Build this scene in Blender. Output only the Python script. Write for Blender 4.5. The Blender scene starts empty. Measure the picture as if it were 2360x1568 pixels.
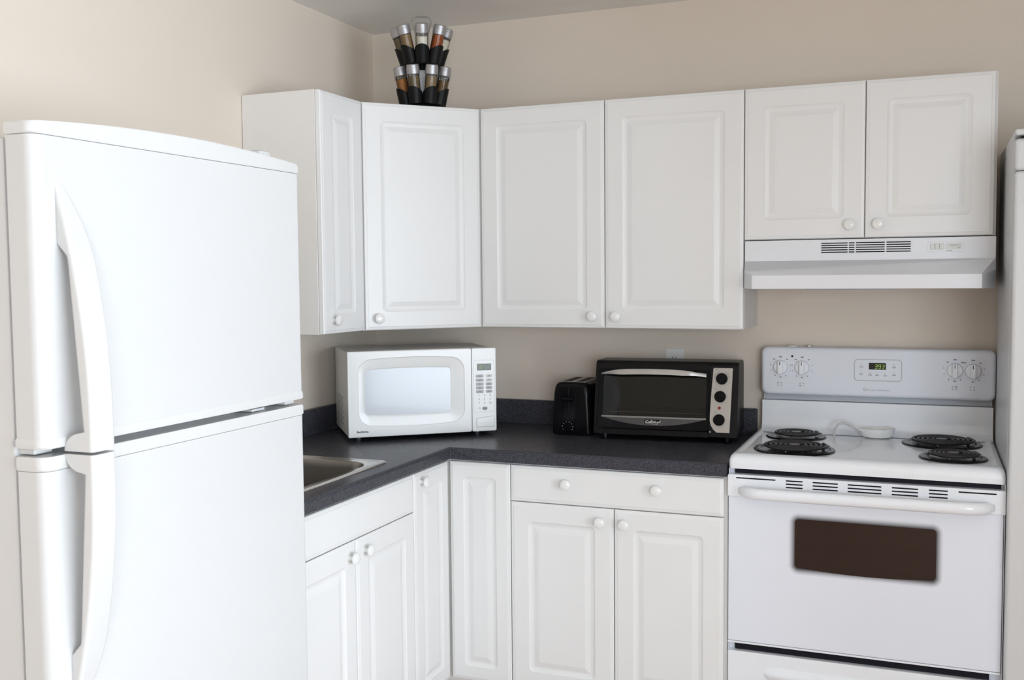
import bpy, bmesh, math, random
from mathutils import Vector, Matrix, Euler

random.seed(7)
SC = bpy.context.scene
COL = SC.collection
R = math.radians
PI = math.pi

# ------------------------------------------------------------------ camera
cam_d = bpy.data.cameras.new('camera'); cam = bpy.data.objects.new('camera', cam_d); COL.objects.link(cam)
cam_d.sensor_width = 36.0; cam_d.sensor_fit = 'HORIZONTAL'
cam_d.lens = 36.0 * 2369.39 / 2360.0
cam_d.clip_start = 0.05
_r = Vector((0.92717812, 0.37451417, -0.00893698)); _u = Vector((-0.01502058, 0.0610019, 0.99802462)); _f = Vector((-0.37431954, 0.92521235, -0.06218505))
_m = Matrix((( _r.x, _u.x, -_f.x), (_r.y, _u.y, -_f.y), (_r.z, _u.z, -_f.z)))
cam.matrix_world = Matrix.Translation((2.1123, -3.7376, 1.4893)) @ _m.to_4x4()
cam_d.dof.use_dof = True; cam_d.dof.focus_distance = 3.45; cam_d.dof.aperture_fstop = 11.0
SC.camera = cam

# ------------------------------------------------------------------ world, daylight, exposure
world = bpy.data.worlds.new('world'); SC.world = world; world.use_nodes = True
bg = world.node_tree.nodes['Background']; bg.inputs[0].default_value = (0.80, 0.88, 1.0, 1); bg.inputs[1].default_value = 1.0
SC.view_settings.view_transform = 'Standard'; SC.view_settings.look = 'None'
SC.view_settings.gamma = 1.0; SC.view_settings.use_curve_mapping = False
SC.view_settings.exposure = 0.52

RX, RY, RZ = 5.60, -6.00, 2.4745      # right wall, wall behind the camera, ceiling
WIN_A = (-5.60, -0.90, 0.10, 2.20)     # patio window in the right wall: y0, y1, z0, z1
WIN_B = (2.8, 4.8, 0.50, 2.15)         # window behind the camera: x0, x1, z0, z1
def area(name, loc, rot, sx, sy, power, col):
    l = bpy.data.lights.new(name, 'AREA'); l.shape = 'RECTANGLE'; l.size = sx; l.size_y = sy
    l.energy = power; l.color = col
    o = bpy.data.objects.new(name, l); COL.objects.link(o); o.location = loc; o.rotation_euler = rot
    return o
# daylight falling in through the two windows (just outside the panes)
area('daylight_patio', (RX + 0.115, -2.15, 1.15), (0, R(90), 0), 2.1, 2.5, 112, (0.82, 0.925, 1.06))
area('daylight_patio', (RX + 0.115, -4.50, 1.15), (0, R(90), 0), 2.1, 2.2, 112, (0.82, 0.925, 1.06))
area('daylight_rear', (3.8, RY - 0.115, 1.325), (R(90), 0, 0), 2.0, 1.65, 80, (0.84, 0.93, 1.05))

# ------------------------------------------------------------------ materials
MATS = {}
def mat(name, col, rough=0.5, metal=0.0, spec=0.5, coat=0.0, emit=None, bump=None, vary=None, estr=1.0):
    if name in MATS: return MATS[name]
    m = bpy.data.materials.new(name); m.use_nodes = True; nt = m.node_tree
    b = nt.nodes['Principled BSDF']
    b.inputs['Base Color'].default_value = (*col, 1); b.inputs['Roughness'].default_value = rough
    b.inputs['Metallic'].default_value = metal; b.inputs['Specular IOR Level'].default_value = spec
    b.inputs['Coat Weight'].default_value = coat; b.inputs['Coat Roughness'].default_value = 0.05
    if emit:
        b.inputs['Emission Color'].default_value = (*emit, 1); b.inputs['Emission Strength'].default_value = estr
    tc = nt.nodes.new('ShaderNodeTexCoord')
    sc_, amt = vary if vary else (6.0, 0.02)
    n = nt.nodes.new('ShaderNodeTexNoise'); n.inputs['Scale'].default_value = sc_; n.inputs['Detail'].default_value = 3
    nt.links.new(tc.outputs['Object'], n.inputs['Vector'])
    rp = nt.nodes.new('ShaderNodeValToRGB')
    rp.color_ramp.elements[0].position = 0.3; rp.color_ramp.elements[1].position = 0.7
    rp.color_ramp.elements[0].color = (*[c*(1-amt) for c in col], 1); rp.color_ramp.elements[1].color = (*[min(1, c*(1+amt)) for c in col], 1)
    nt.links.new(n.outputs['Fac'], rp.inputs['Fac']); nt.links.new(rp.outputs['Color'], b.inputs['Base Color'])
    if bump:
        nb = nt.nodes.new('ShaderNodeTexNoise'); nb.inputs['Scale'].default_value = bump[0]; nb.inputs['Detail'].default_value = 2
        nt.links.new(tc.outputs['Object'], nb.inputs['Vector'])
        bp = nt.nodes.new('ShaderNodeBump'); bp.inputs['Strength'].default_value = bump[1]; bp.inputs['Distance'].default_value = 0.002
        nt.links.new(nb.outputs['Fac'], bp.inputs['Height']); nt.links.new(bp.outputs['Normal'], b.inputs['Normal'])
    MATS[name] = m
    return m

def glass_mat(name, tint, refl=1.0, ior=1.45, rough=0.0):
    m = bpy.data.materials.new(name); m.use_nodes = True; nt = m.node_tree
    for n in list(nt.nodes):
        if n.type != 'OUTPUT_MATERIAL': nt.nodes.remove(n)
    out = nt.nodes['Material Output']
    t = nt.nodes.new('ShaderNodeBsdfTransparent'); t.inputs[0].default_value = (*tint, 1)
    g = nt.nodes.new('ShaderNodeBsdfGlossy'); g.inputs['Roughness'].default_value = rough; g.inputs[0].default_value = (refl, refl, refl, 1)
    f = nt.nodes.new('ShaderNodeFresnel'); f.inputs[0].default_value = ior
    mx = nt.nodes.new('ShaderNodeMixShader')
    nt.links.new(f.outputs[0], mx.inputs[0]); nt.links.new(t.outputs[0], mx.inputs[1]); nt.links.new(g.outputs[0], mx.inputs[2])
    nt.links.new(mx.outputs[0], out.inputs[0])
    MATS[name] = m
    return m

mat('wall_paint', (0.805, 0.71, 0.61), 0.85, spec=0.25, bump=(260, 0.10), vary=(1.5, 0.012))
mat('ceiling_paint', (0.90, 0.875, 0.84), 0.9, spec=0.2, bump=(180, 0.25))
mat('cabinet_white', (0.86, 0.852, 0.84), 0.36, spec=0.45, bump=(90, 0.02), vary=(3, 0.008))
mat('cabinet_side', (0.82, 0.79, 0.76), 0.42, spec=0.4, vary=(3, 0.008))
mat('knob_ceramic', (0.88, 0.87, 0.85), 0.10, spec=0.5, coat=0.3)
mat('fridge_white', (0.655, 0.65, 0.645), 0.30, spec=0.45, bump=(140, 0.03), vary=(2, 0.006))
mat('freezer_white', (0.68, 0.685, 0.69), 0.34, spec=0.4, vary=(2, 0.006))
mat('fridge_trim', (0.675, 0.67, 0.66), 0.25, spec=0.5)
mat('gasket_grey', (0.50, 0.52, 0.56), 0.6)
mat('stove_white', (0.90, 0.92, 0.955), 0.16, spec=0.5, coat=0.25, vary=(3, 0.006))
mat('stove_panel', (0.83, 0.85, 0.915), 0.30, spec=0.45, vary=(3, 0.006))
mat('slot_black', (0.006, 0.006, 0.012), 0.6, spec=0.2)
mat('enamel_black', (0.006, 0.006, 0.007), 0.16, spec=0.28)
mat('coil_black', (0.022, 0.021, 0.021), 0.42, spec=0.4, vary=(60, 0.2))
mat('coil_steel', (0.16, 0.155, 0.15), 0.4, metal=0.6)
mat('print_grey', (0.25, 0.25, 0.26), 0.6)
mat('print_light', (0.44, 0.44, 0.46), 0.6)
mat('print_black', (0.02, 0.02, 0.025), 0.5)
mat('button_grey', (0.52, 0.53, 0.55), 0.5)
mat('button_mid', (0.36, 0.37, 0.38), 0.5)
mat('display_dark', (0.008, 0.009, 0.008), 0.15)
mat('display_green', (0.05, 0.1, 0.02), 0.5, emit=(0.24, 0.38, 0.06), estr=0.9)
mat('display_olive', (0.05, 0.06, 0.05), 0.25)
mat('red_lens', (0.30, 0.012, 0.02), 0.2, coat=0.4)
mat('dark_red', (0.05, 0.003, 0.012), 0.3)
mat('microwave_white', (0.83, 0.825, 0.81), 0.22, spec=0.5, vary=(3, 0.006))
mat('microwave_shell', (0.82, 0.81, 0.785), 0.5, spec=0.4)
mat('black_plastic', (0.004, 0.004, 0.005), 0.24, spec=0.16, bump=(300, 0.03))
mat('black_matte', (0.0075, 0.007, 0.007), 0.36, spec=0.16, bump=(400, 0.05))
mat('black_gloss', (0.005, 0.005, 0.006), 0.10, spec=0.12)
mat('cavity_dark', (0.030, 0.030, 0.027), 0.45, metal=0.2)
mat('wire_chrome', (0.62, 0.61, 0.59), 0.25, metal=1.0)
mat('brushed_steel', (0.45, 0.435, 0.415), 0.42, metal=1.0, vary=(40, 0.06))
mat('silver_panel', (0.42, 0.40, 0.375), 0.34, metal=0.75, bump=(500, 0.02))
mat('lid_silver', (0.44, 0.43, 0.44), 0.42, metal=0.75)
mat('rack_black', (0.006, 0.006, 0.006), 0.42, spec=0.16)
mat('sink_steel', (0.62, 0.605, 0.58), 0.20, metal=1.0, bump=(220, 0.02))
mat('bowl_steel', (0.46, 0.44, 0.41), 0.34, metal=1.0, bump=(300, 0.04))
mat('outlet_white', (0.86, 0.85, 0.83), 0.35)
mat('ceramic', (0.86, 0.855, 0.84), 0.12, coat=0.4)
mat('hood_white', (0.83, 0.835, 0.86), 0.30, spec=0.45, vary=(3, 0.006))
mat('cream_plastic', (0.72, 0.71, 0.67), 0.4)
mat('label_paper', (0.75, 0.76, 0.78), 0.6)
mat('window_frame', (0.80, 0.80, 0.79), 0.4)
glass_mat('clear_glass', (0.97, 0.98, 0.97))
glass_mat('jar_glass', (0.97, 0.97, 0.96), ior=1.35)
glass_mat('smoked_glass', (0.60, 0.60, 0.57), refl=0.7, ior=1.4)

def spice(name, a, b, scale=620):
    m = mat(name, a, 0.9, spec=0.1)
    nt = m.node_tree
    n = [x for x in nt.nodes if x.type == 'TEX_NOISE'][0]; n.inputs['Scale'].default_value = scale; n.inputs['Detail'].default_value = 4
    rp = [x for x in nt.nodes if x.type == 'VALTORGB'][0]
    rp.color_ramp.elements[0].position = 0.40; rp.color_ramp.elements[1].position = 0.62
    rp.color_ramp.elements[0].color = (*a, 1); rp.color_ramp.elements[1].color = (*b, 1)
    return m
spice('spice_green', (0.13, 0.10, 0.05), (0.24, 0.185, 0.10))
spice('spice_mustard', (0.21, 0.135, 0.065), (0.36, 0.25, 0.13))
spice('spice_salt', (0.70, 0.66, 0.57), (0.80, 0.77, 0.69))
spice('spice_paprika', (0.26, 0.055, 0.012), (0.44, 0.13, 0.035))
spice('spice_garlic', (0.58, 0.52, 0.42), (0.70, 0.65, 0.55))
spice('spice_chili', (0.30, 0.085, 0.015), (0.40, 0.22, 0.07))
spice('spice_herb', (0.09, 0.065, 0.03), (0.27, 0.20, 0.11), 420)
spice('spice_cumin', (0.20, 0.135, 0.065), (0.34, 0.25, 0.14))
spice('spice_clove', (0.09, 0.05, 0.022), (0.24, 0.15, 0.07), 420)

def counter_mat():
    m = mat('laminate_slate', (0.05, 0.05, 0.055), 0.30, spec=0.13)
    nt = m.node_tree; b = nt.nodes['Principled BSDF']
    tc = [x for x in nt.nodes if x.type == 'TEX_COORD'][0]
    n = [x for x in nt.nodes if x.type == 'TEX_NOISE'][0]; n.inputs['Scale'].default_value = 420; n.inputs['Detail'].default_value = 4; n.inputs['Roughness'].default_value = 0.7
    rp = [x for x in nt.nodes if x.type == 'VALTORGB'][0]
    rp.color_ramp.elements[0].position = 0.36; rp.color_ramp.elements[0].color = (0.011, 0.011, 0.015, 1)
    rp.color_ramp.elements[1].position = 0.68; rp.color_ramp.elements[1].color = (0.125, 0.124, 0.148, 1)
    n2 = nt.nodes.new('ShaderNodeTexNoise'); n2.inputs['Scale'].default_value = 45; n2.inputs['Detail'].default_value = 3
    nt.links.new(tc.outputs['Object'], n2.inputs['Vector'])
    mp = nt.nodes.new('ShaderNodeMapRange'); mp.inputs[1].default_value = 0.3; mp.inputs[2].default_value = 0.7; mp.inputs[3].default_value = 0.27; mp.inputs[4].default_value = 0.31
    nt.links.new(n2.outputs['Fac'], mp.inputs[0]); nt.links.new(mp.outputs[0], b.inputs['Roughness'])
counter_mat()

def floor_mat():
    m = mat('floor_wood', (0.25, 0.115, 0.06), 0.35, spec=0.4)
    nt = m.node_tree; b = nt.nodes['Principled BSDF']; tc = [x for x in nt.nodes if x.type == 'TEX_COORD'][0]
    br = nt.nodes.new('ShaderNodeTexBrick'); br.inputs['Scale'].default_value = 1.0
    br.inputs['Color1'].default_value = (0.50, 0.33, 0.22, 1); br.inputs['Color2'].default_value = (0.42, 0.26, 0.165, 1); br.inputs['Mortar'].default_value = (0.10, 0.05, 0.03, 1)
    br.inputs['Brick Width'].default_value = 1.1; br.inputs['Row Height'].default_value = 0.12; br.inputs['Mortar Size'].default_value = 0.004
    nt.links.new(tc.outputs['Object'], br.inputs['Vector']); nt.links.new(br.outputs['Color'], b.inputs['Base Color'])
floor_mat()

# ------------------------------------------------------------------ mesh helpers
class MB:
    def __init__(s): s.v = []; s.f = []
    def add(s, vs, fs):
        o = len(s.v); s.v += [tuple(p) for p in vs]; s.f += [tuple(i+o for i in f) for f in fs]; return s
    def box(s, x0, x1, y0, y1, z0, z1):
        return s.add([(x0,y0,z0),(x1,y0,z0),(x1,y1,z0),(x0,y1,z0),(x0,y0,z1),(x1,y0,z1),(x1,y1,z1),(x0,y1,z1)],
                     [(0,3,2,1),(4,5,6,7),(0,1,5,4),(1,2,6,5),(2,3,7,6),(3,0,4,7)])
    def loft(s, rings, cap0=True, cap1=True, closed=True):
        n = len(rings[0]); vs = [p for r in rings for p in r]; fs = []
        for k in range(len(rings)-1):
            for i in range(n if closed else n-1):
                j = (i+1) % n
                fs.append((k*n+i, k*n+j, (k+1)*n+j, (k+1)*n+i))
        if cap0: fs.append(tuple(range(n-1, -1, -1)))
        if cap1: fs.append(tuple((len(rings)-1)*n+i for i in range(n)))
        return s.add(vs, fs)
    def prism(s, poly, plane, d0, d1):
        def P(a, b, d): return {'xy': (a,b,d), 'xz': (a,d,b), 'yz': (d,a,b)}[plane]
        return s.loft([[P(a,b,d0) for a,b in poly], [P(a,b,d1) for a,b in poly]])
    def lathe(s, prof, c=(0,0,0), axis='z', n=24):
        rings = []
        for r, h in prof:
            r = max(r, 1e-5); ring = []
            for i in range(n):
                a = 2*PI*i/n; x, y = r*math.cos(a), r*math.sin(a)
                p = {'z': (x,y,h), 'y': (x,h,y), '-y': (x,-h,y), 'x': (h,x,y)}[axis]
                ring.append((c[0]+p[0], c[1]+p[1], c[2]+p[2]))
            rings.append(ring)
        return s.loft(rings)
    def tube(s, path, r, n=8, closed=False, rad=None, flat=1.0):
        pts = [Vector(p) for p in path]; m = len(pts); rings = []
        up = None
        for i in range(m):
            a = pts[(i-1) % m] if (closed or i > 0) else pts[0]
            b = pts[(i+1) % m] if (closed or i < m-1) else pts[-1]
            t = (b-a).normalized()
            if up is None:
                up = Vector((0,0,1)) if abs(t.z) < 0.9 else Vector((1,0,0))
            sd = t.cross(up).normalized(); up = sd.cross(t).normalized()
            rr_ = rad[i] if rad else r
            rings.append([tuple(pts[i] + sd*(rr_*math.cos(2*PI*k/n)) + up*(rr_*flat*math.sin(2*PI*k/n))) for k in range(n)])
        if closed: rings.append(rings[0])
        return s.loft(rings, not closed, not closed)
    def build(s, name, m, parent=None, bevel=0, segs=2, loc=None, rot=None, angle=35, weld=True):
        bm = bmesh.new()
        vs = [bm.verts.new(p) for p in s.v]
        for f in s.f:
            try: bm.faces.new([vs[i] for i in f])
            except ValueError: pass
        if weld: bmesh.ops.remove_doubles(bm, verts=bm.verts, dist=1e-6)
        bmesh.ops.recalc_face_normals(bm, faces=bm.faces)
        if bevel:
            es = [e for e in bm.edges if e.is_manifold and e.calc_face_angle(0) > R(30)]
            bmesh.ops.bevel(bm, geom=es, offset=bevel, segments=segs, profile=0.5, affect='EDGES', clamp_overlap=True)
        me = bpy.data.meshes.new(name); bm.to_mesh(me); bm.free()
        me.shade_smooth(); me.set_sharp_from_angle(angle=R(angle))
        me.materials.append(MATS[m] if isinstance(m, str) else m)
        o = bpy.data.objects.new(name, me); COL.objects.link(o)
        wn = o.modifiers.new('weighted_normal', 'WEIGHTED_NORMAL'); wn.keep_sharp = True; wn.weight = 70
        if parent: o.parent = parent
        if loc: o.location = loc
        if rot: o.rotation_euler = rot
        if name.endswith('_print') or name in ('vent_holes', 'display_digits'): o['kind'] = 'stuff'   # marks too small to pick apart
        return o

def tag(o, label=None, cat=None, group=None, kind=None):
    if label: o['label'] = label
    if cat: o['category'] = cat
    if group: o['group'] = group
    if kind: o['kind'] = kind
    return o
def thing(name, label, cat, loc=(0,0,0), rz=0.0, group=None):
    o = bpy.data.objects.new(name, None); COL.objects.link(o); o.location = loc; o.rotation_euler = (0,0,rz)
    o.empty_display_size = 0.05
    return tag(o, label, cat, group)
def rr(x0, x1, y0, y1, r, n=5):
    r = max(min(r, (x1-x0)/2-1e-4, (y1-y0)/2-1e-4), 1e-4); pts = []
    for cx, cy, a0 in ((x1-r, y1-r, 0), (x0+r, y1-r, 90), (x0+r, y0+r, 180), (x1-r, y0+r, 270)):
        for i in range(n+1):
            a = R(a0 + 90*i/n); pts.append((cx + r*math.cos(a), cy + r*math.sin(a)))
    return pts
def plate(x0, x1, z0, z1, r, y_back, y_front, edge=0.002, n=5):
    """rounded panel standing in the xz plane, front facing -y"""
    mb = MB(); e = edge
    rings = [(0, y_back), (0, y_front+e), (e*0.3, y_front+e*0.3), (e, y_front)]
    mb.loft([[(x, y, z) for x, z in rr(x0+i, x1-i, z0+i, z1-i, r-i*0.5, n)] for i, y in rings])
    return mb
def text(s, size, name, m, parent, loc, rot=(R(90),0,0), shear=0.0, bold=0.0, align='LEFT'):
    c = bpy.data.curves.new(name, 'FONT'); c.body = s; c.size = size; c.extrude = 0.00015; c.shear = shear; c.offset = bold; c.align_x = align; c.resolution_u = 2
    o = bpy.data.objects.new(name, c); COL.objects.link(o)
    bpy.context.view_layer.update()
    me = bpy.data.meshes.new_from_object(o.evaluated_get(bpy.context.evaluated_depsgraph_get()))
    bpy.data.objects.remove(o); bpy.data.curves.remove(c)
    me.materials.clear(); me.materials.append(MATS[m])
    o = bpy.data.objects.new(name, me); COL.objects.link(o); o.parent = parent; o.location = loc; o.rotation_euler = rot
    return o
SEG = {'0':'abcdef','1':'bc','2':'abged','3':'abgcd','4':'fgbc','5':'afgcd','7':'abc','8':'abcdefg','9':'abcfgd',':':':'}
def seven(mb, s, x, z, w, h, gap, y, t, slant=0.12):
    def q(ax, az, bx, bz):
        pts = [(ax, az), (bx, az), (bx, bz), (ax, bz)]
        mb.add([(x + px + slant*pz, y, z + pz) for px, pz in pts], [(0,1,2,3)])
    for ch in s:
        g = SEG.get(ch, '')
        if 'a' in g: q(t, h-t, w-t, h)
        if 'g' in g: q(t, h/2-t/2, w-t, h/2+t/2)
        if 'd' in g: q(t, 0, w-t, t)
        if 'b' in g: q(w-t, h/2+t*.3, w, h-t*.5)
        if 'c' in g: q(w-t, t*.5, w, h/2-t*.3)
        if 'f' in g: q(0, h/2+t*.3, t, h-t*.5)
        if 'e' in g: q(0, t*.5, t, h/2-t*.3)
        if ch == ':':
            q(w*.1, h*.2, w*.1+t, h*.2+t); q(w*.1, h*.65, w*.1+t, h*.65+t); x += w*.3 + gap
        else: x += w + gap

# ------------------------------------------------------------------ the room
def struct(o): o['kind'] = 'structure'; return o
T = 0.12
struct(MB().box(-T, RX+T, RY-T, T, -0.10, 0).build('floor', 'floor_wood'))
struct(MB().box(-T, RX+T, RY-T, T, RZ, RZ+0.1).build('ceiling', 'ceiling_paint'))
struct(MB().box(-T, 0, RY-T, T, 0, RZ).build('wall_left', 'wall_paint'))
struct(MB().box(0, RX, 0, T, 0, RZ).build('wall_back', 'wall_paint'))
y0, y1, z0, z1 = WIN_A
w = MB(); w.box(RX, RX+T, RY-T, y0, 0, RZ).box(RX, RX+T, y1, T, 0, RZ).box(RX, RX+T, y0, y1, 0, z0).box(RX, RX+T, y0, y1, z1, RZ)
struct(w.build('wall_right', 'wall_paint', weld=False))
x0, x1, zz0, zz1 = WIN_B
w = MB(); w.box(0, x0, RY-T, RY, 0, RZ).box(x1, RX, RY-T, RY, 0, RZ).box(x0, x1, RY-T, RY, 0, zz0).box(x0, x1, RY-T, RY, zz1, RZ)
struct(w.build('wall_front', 'wall_paint', weld=False))
struct(MB().box(3.085, 3.205, -1.66, 0, 0, RZ).build('wall_shade_added', 'wall_paint'))  # unseen partition, added to keep patio window light off the right end
def window_x(name, x, y0, y1, z0, z1):
    f = MB(); b = 0.05; ym = (y0+y1)/2
    f.box(x, x+0.06, y0, y1, z0, z0+b).box(x, x+0.06, y0, y1, z1-b, z1).box(x, x+0.06, y0, y0+b, z0+b, z1-b).box(x, x+0.06, y1-b, y1, z0+b, z1-b).box(x, x+0.06, ym-b/2, ym+b/2, z0+b, z1-b)
    o = struct(f.build(name, 'window_frame', weld=False))
    for a, c in ((y0+b, ym-b/2), (ym+b/2, y1-b)):
        MB().box(x+0.026, x+0.032, a, c, z0+b, z1-b).build('pane', 'clear_glass', o)
    return o
window_x('window_1', RX+0.03, *WIN_A)
def window_y(name, y, x0, x1, z0, z1):
    f = MB(); b = 0.05; xm = (x0+x1)/2
    f.box(x0, x1, y, y+0.06, z0, z0+b).box(x0, x1, y, y+0.06, z1-b, z1).box(x0, x0+b, y, y+0.06, z0+b, z1-b).box(x1-b, x1, y, y+0.06, z0+b, z1-b).box(xm-b/2, xm+b/2, y, y+0.06, z0+b, z1-b)
    o = struct(f.build(name, 'window_frame', weld=False))
    for a, c in ((x0+b, xm-b/2), (xm+b/2, x1-b)):
        MB().box(a, c, y+0.026, y+0.032, z0+b, z1-b).build('pane', 'clear_glass', o)
window_y('window_2', RY-0.09, *WIN_B)

# ------------------------------------------------------------------ cabinets
DT = 0.019
def door_mb(w, h, t=DT, a=0.062, panel=True):
    mb = MB()
    rings = [(0,0,.0015),(0,-t+.0045,.0015),(.002,-t+.0026,.002),(.008,-t+.0013,.003),(.0095,-t+.0012,.003),(.0115,-t,.003)]
    if panel:
        rings += [(a,-t,.016),(a+.0025,-t+.0022,.014),(a+.006,-t+.0034,.012),(a+.011,-t+.0050,.008),(a+.016,-t+.0056,.005),(a+.019,-t+.0052,.002),(a+.033,-t+.0012,.001),(a+.037,-t+.0006,.001)]
    lim = min(w, h)/2 - .004
    mb.loft([[(x, y, z) for x, z in rr(min(i,lim), w-min(i,lim), min(i,lim), h-min(i,lim), r)] for i, y, r in rings])
    return mb
KNOB = None
def knob(parent, x, z):
    global KNOB
    if KNOB is None:
        prof = [(.0085,0),(.0085,.002),(.0062,.005),(.0060,.011),(.0085,.0145),(.0155,.0175),(.0178,.0215),(.0170,.0255),(.0125,.0285),(.006,.0298),(0,.030)]
        o = MB().lathe(prof, axis='-y', n=28).build('knob', 'knob_ceramic', parent); KNOB = o.data
    else:
        o = bpy.data.objects.new('knob', KNOB); COL.objects.link(o); o.parent = parent
    o.location = (x, -DT, z)
    return o
G = 0.0016
def door(parent, w, h, loc, rz=0.0, k=None, name='door', panel=True, a=0.062):
    d = door_mb(w-2*G, h-2*G, a=a, panel=panel).build(name, 'cabinet_white', parent, angle=25)
    c, s = math.cos(rz), math.sin(rz)
    d.location = (loc[0]+G*c, loc[1]+G*s, loc[2]+G); d.rotation_euler = (0,0,rz)
    for kk in (k or []): knob(d, kk[0], kk[1])
    return d

Zb, Zt = 1.3038, 2.0924
DU = 0.3027; BD = DU - DT - 0.0015
XJ, YJ = 0.6047, 0.6203
# wall cabinet on the left wall
YL = 0.8832
t = thing('wall_cabinet', 'narrow white wall cabinet with one slim door, nearest the refrigerator', 'cabinet', (0.002, -YL, Zb))
MB().box(0, BD-.002, 0, YL-YJ-.001, 0, Zt-Zb).build('body', 'cabinet_side', t, bevel=.0008, segs=1)
door(t, YL-YJ, Zt-Zb, (BD, 0, 0), R(90), [(0.052, 0.043)])
# diagonal corner wall cabinet
t = thing('wall_cabinet', 'white diagonal corner wall cabinet carrying the spice rack', 'cabinet', (0.002, -0.002, Zb))
p = [(0,0),(XJ-.002,0),(XJ-.002,-BD),(BD,-YJ+.001),(0,-YJ+.001)]
MB().prism(p, 'xy', 0, Zt-Zb).build('body', 'cabinet_side', t, bevel=.0008, segs=1)
ang = math.atan2(YJ-DU, XJ-DU); dl = math.hypot(YJ-DU, XJ-DU)
nx, ny = math.sin(ang), -math.cos(ang)
door(t, dl, Zt-Zb, (DU-.002-nx*DT, -YJ+.002-ny*DT, 0), ang, [(0.045, 0.040)])
# two-door wall cabinet
X1 = 1.5485; XM = 1.0715
t = thing('wall_cabinet', 'tall white two-door wall cabinet above the toaster oven', 'cabinet', (XJ, -.002, Zb))
MB().box(.0005, X1-XJ-.0005, -BD, 0, 0, Zt-Zb).build('body', 'cabinet_side', t, bevel=.0008, segs=1)
door(t, XM-XJ, Zt-Zb, (0, -BD, 0), 0, [(XM-XJ-0.043, 0.040)])
door(t, X1-XM, Zt-Zb, (XM-XJ, -BD, 0), 0, [(0.042, 0.040)])
# short cabinet above the hood
X2 = 2.3005; XS = 1.9242; ZR = 1.5995
t = thing('wall_cabinet', 'short white two-door wall cabinet directly above the range hood', 'cabinet', (X1, -.002, ZR))
MB().box(.0005, X2-X1, -BD, 0, 0, Zt-ZR).build('body', 'cabinet_side', t, bevel=.0008, segs=1)
door(t, XS-X1, Zt-ZR, (0, -BD, 0), 0, [(XS-X1-.045, .041)])
door(t, X2-.006-XS, Zt-ZR, (XS-X1, -BD, 0), 0, [(.040, .041)])

# base cabinets
DB = 0.6119; BB = DB - DT - .0015; ZC = 0.9131; ZCB = 0.8721; ZD = 0.7433; ZF = 0.11; ZT = 0.866
XB1, XB2, XB3 = 0.8364, 1.1929, 1.5434
t = thing('base_cabinet', 'white base cabinet with one wide drawer over two doors beside the stove', 'cabinet', (XB1, -.002, 0))
MB().box(.0005, XB3-XB1+.009, -BB, 0, .10, ZCB-.001).build('body', 'cabinet_side', t, bevel=.0008, segs=1)
MB().box(.0005, XB3-XB1+.009, -.53, 0, 0, .099).build('toe_kick', 'cabinet_side', t)
door(t, XB3-XB1, ZT-ZD, (0, -BB, ZD), 0, [(1.035-XB1, .812-ZD), (1.334-XB1, .813-ZD)], name='drawer', panel=False)
door(t, XB2-XB1, ZD-ZF, (0, -BB, ZF), 0, [(1.149-XB1, .697-ZF)])
door(t, XB3-XB2, ZD-ZF, (XB2-XB1, -BB, ZF), 0, [(1.229-XB2, .696-ZF)])
# corner base cabinet with folding corner door
YD1, YD2, YD3 = 0.8675, 1.2257, 1.5839
t = thing('base_cabinet', 'white inner-corner base cabinet with a folding pair of narrow doors', 'cabinet', (.002, -.002, 0))
b = MB(); pc = [(0,0),(XB1-.003,0),(XB1-.003,-BB),(BB,-BB),(BB,-YD1+.003),(0,-YD1+.003)]
b.prism(pc, 'xy', .10, ZCB-.001).build('body', 'cabinet_side', t)
MB().prism([(0,0),(XB1-.003,0),(XB1-.003,-.53),(.53,-.53),(.53,-YD1+.003),(0,-YD1+.003)], 'xy', 0, .099).build('toe_kick', 'cabinet_side', t)
door(t, XB1-DB-.001, ZT-ZF, (DB-.001, -BB, ZF), 0, a=.050)
door(t, YD1-DB-.001, ZT-ZF, (BB, -YD1+.002, ZF), R(90), [(.042, .832-ZF)], a=.052)
# sink base cabinet
t = thing('base_cabinet', 'white sink base cabinet with a false drawer front over two doors', 'cabinet', (.002, -YD3, 0))
MB().box(0, BB, 0, .018, .10, ZCB-.001).box(0, BB, YD3-YD1-.019, YD3-YD1-.001, .10, ZCB-.001).box(0, BB, .018, YD3-YD1-.019, .10, .118).box(BB-.018, BB, .018, YD3-YD1-.019, .118, ZCB-.001).build('body', 'cabinet_side', t, weld=False)
MB().box(0, .53, 0, YD3-YD1-.001, 0, .099).build('toe_kick', 'cabinet_side', t)
door(t, YD3-YD1, ZT-ZD, (BB, 0, ZD), R(90), name='false_drawer', panel=False)
door(t, YD3-YD2, ZD-ZF, (BB, 0, ZF), R(90), [(YD3-1.268, .698-ZF)])
door(t, YD2-YD1, ZD-ZF, (BB, YD3-YD2, ZF), R(90), [(YD2-1.184, .700-ZF)])
# filler cabinet behind the refrigerator corner
YE = 1.715
t = thing('base_cabinet', 'plain white filler cabinet between sink cabinet and refrigerator', 'cabinet', (.002, -YE, 0))
MB().box(0, BB, 0, YE-YD3-.002, .10, ZCB-.001).box(0, .53, 0, YE-YD3-.002, 0, .1).build('body', 'cabinet_side', t, weld=False)
door(t, YE-YD3, ZT-ZF, (BB, 0, ZF), R(90), panel=False)

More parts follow.
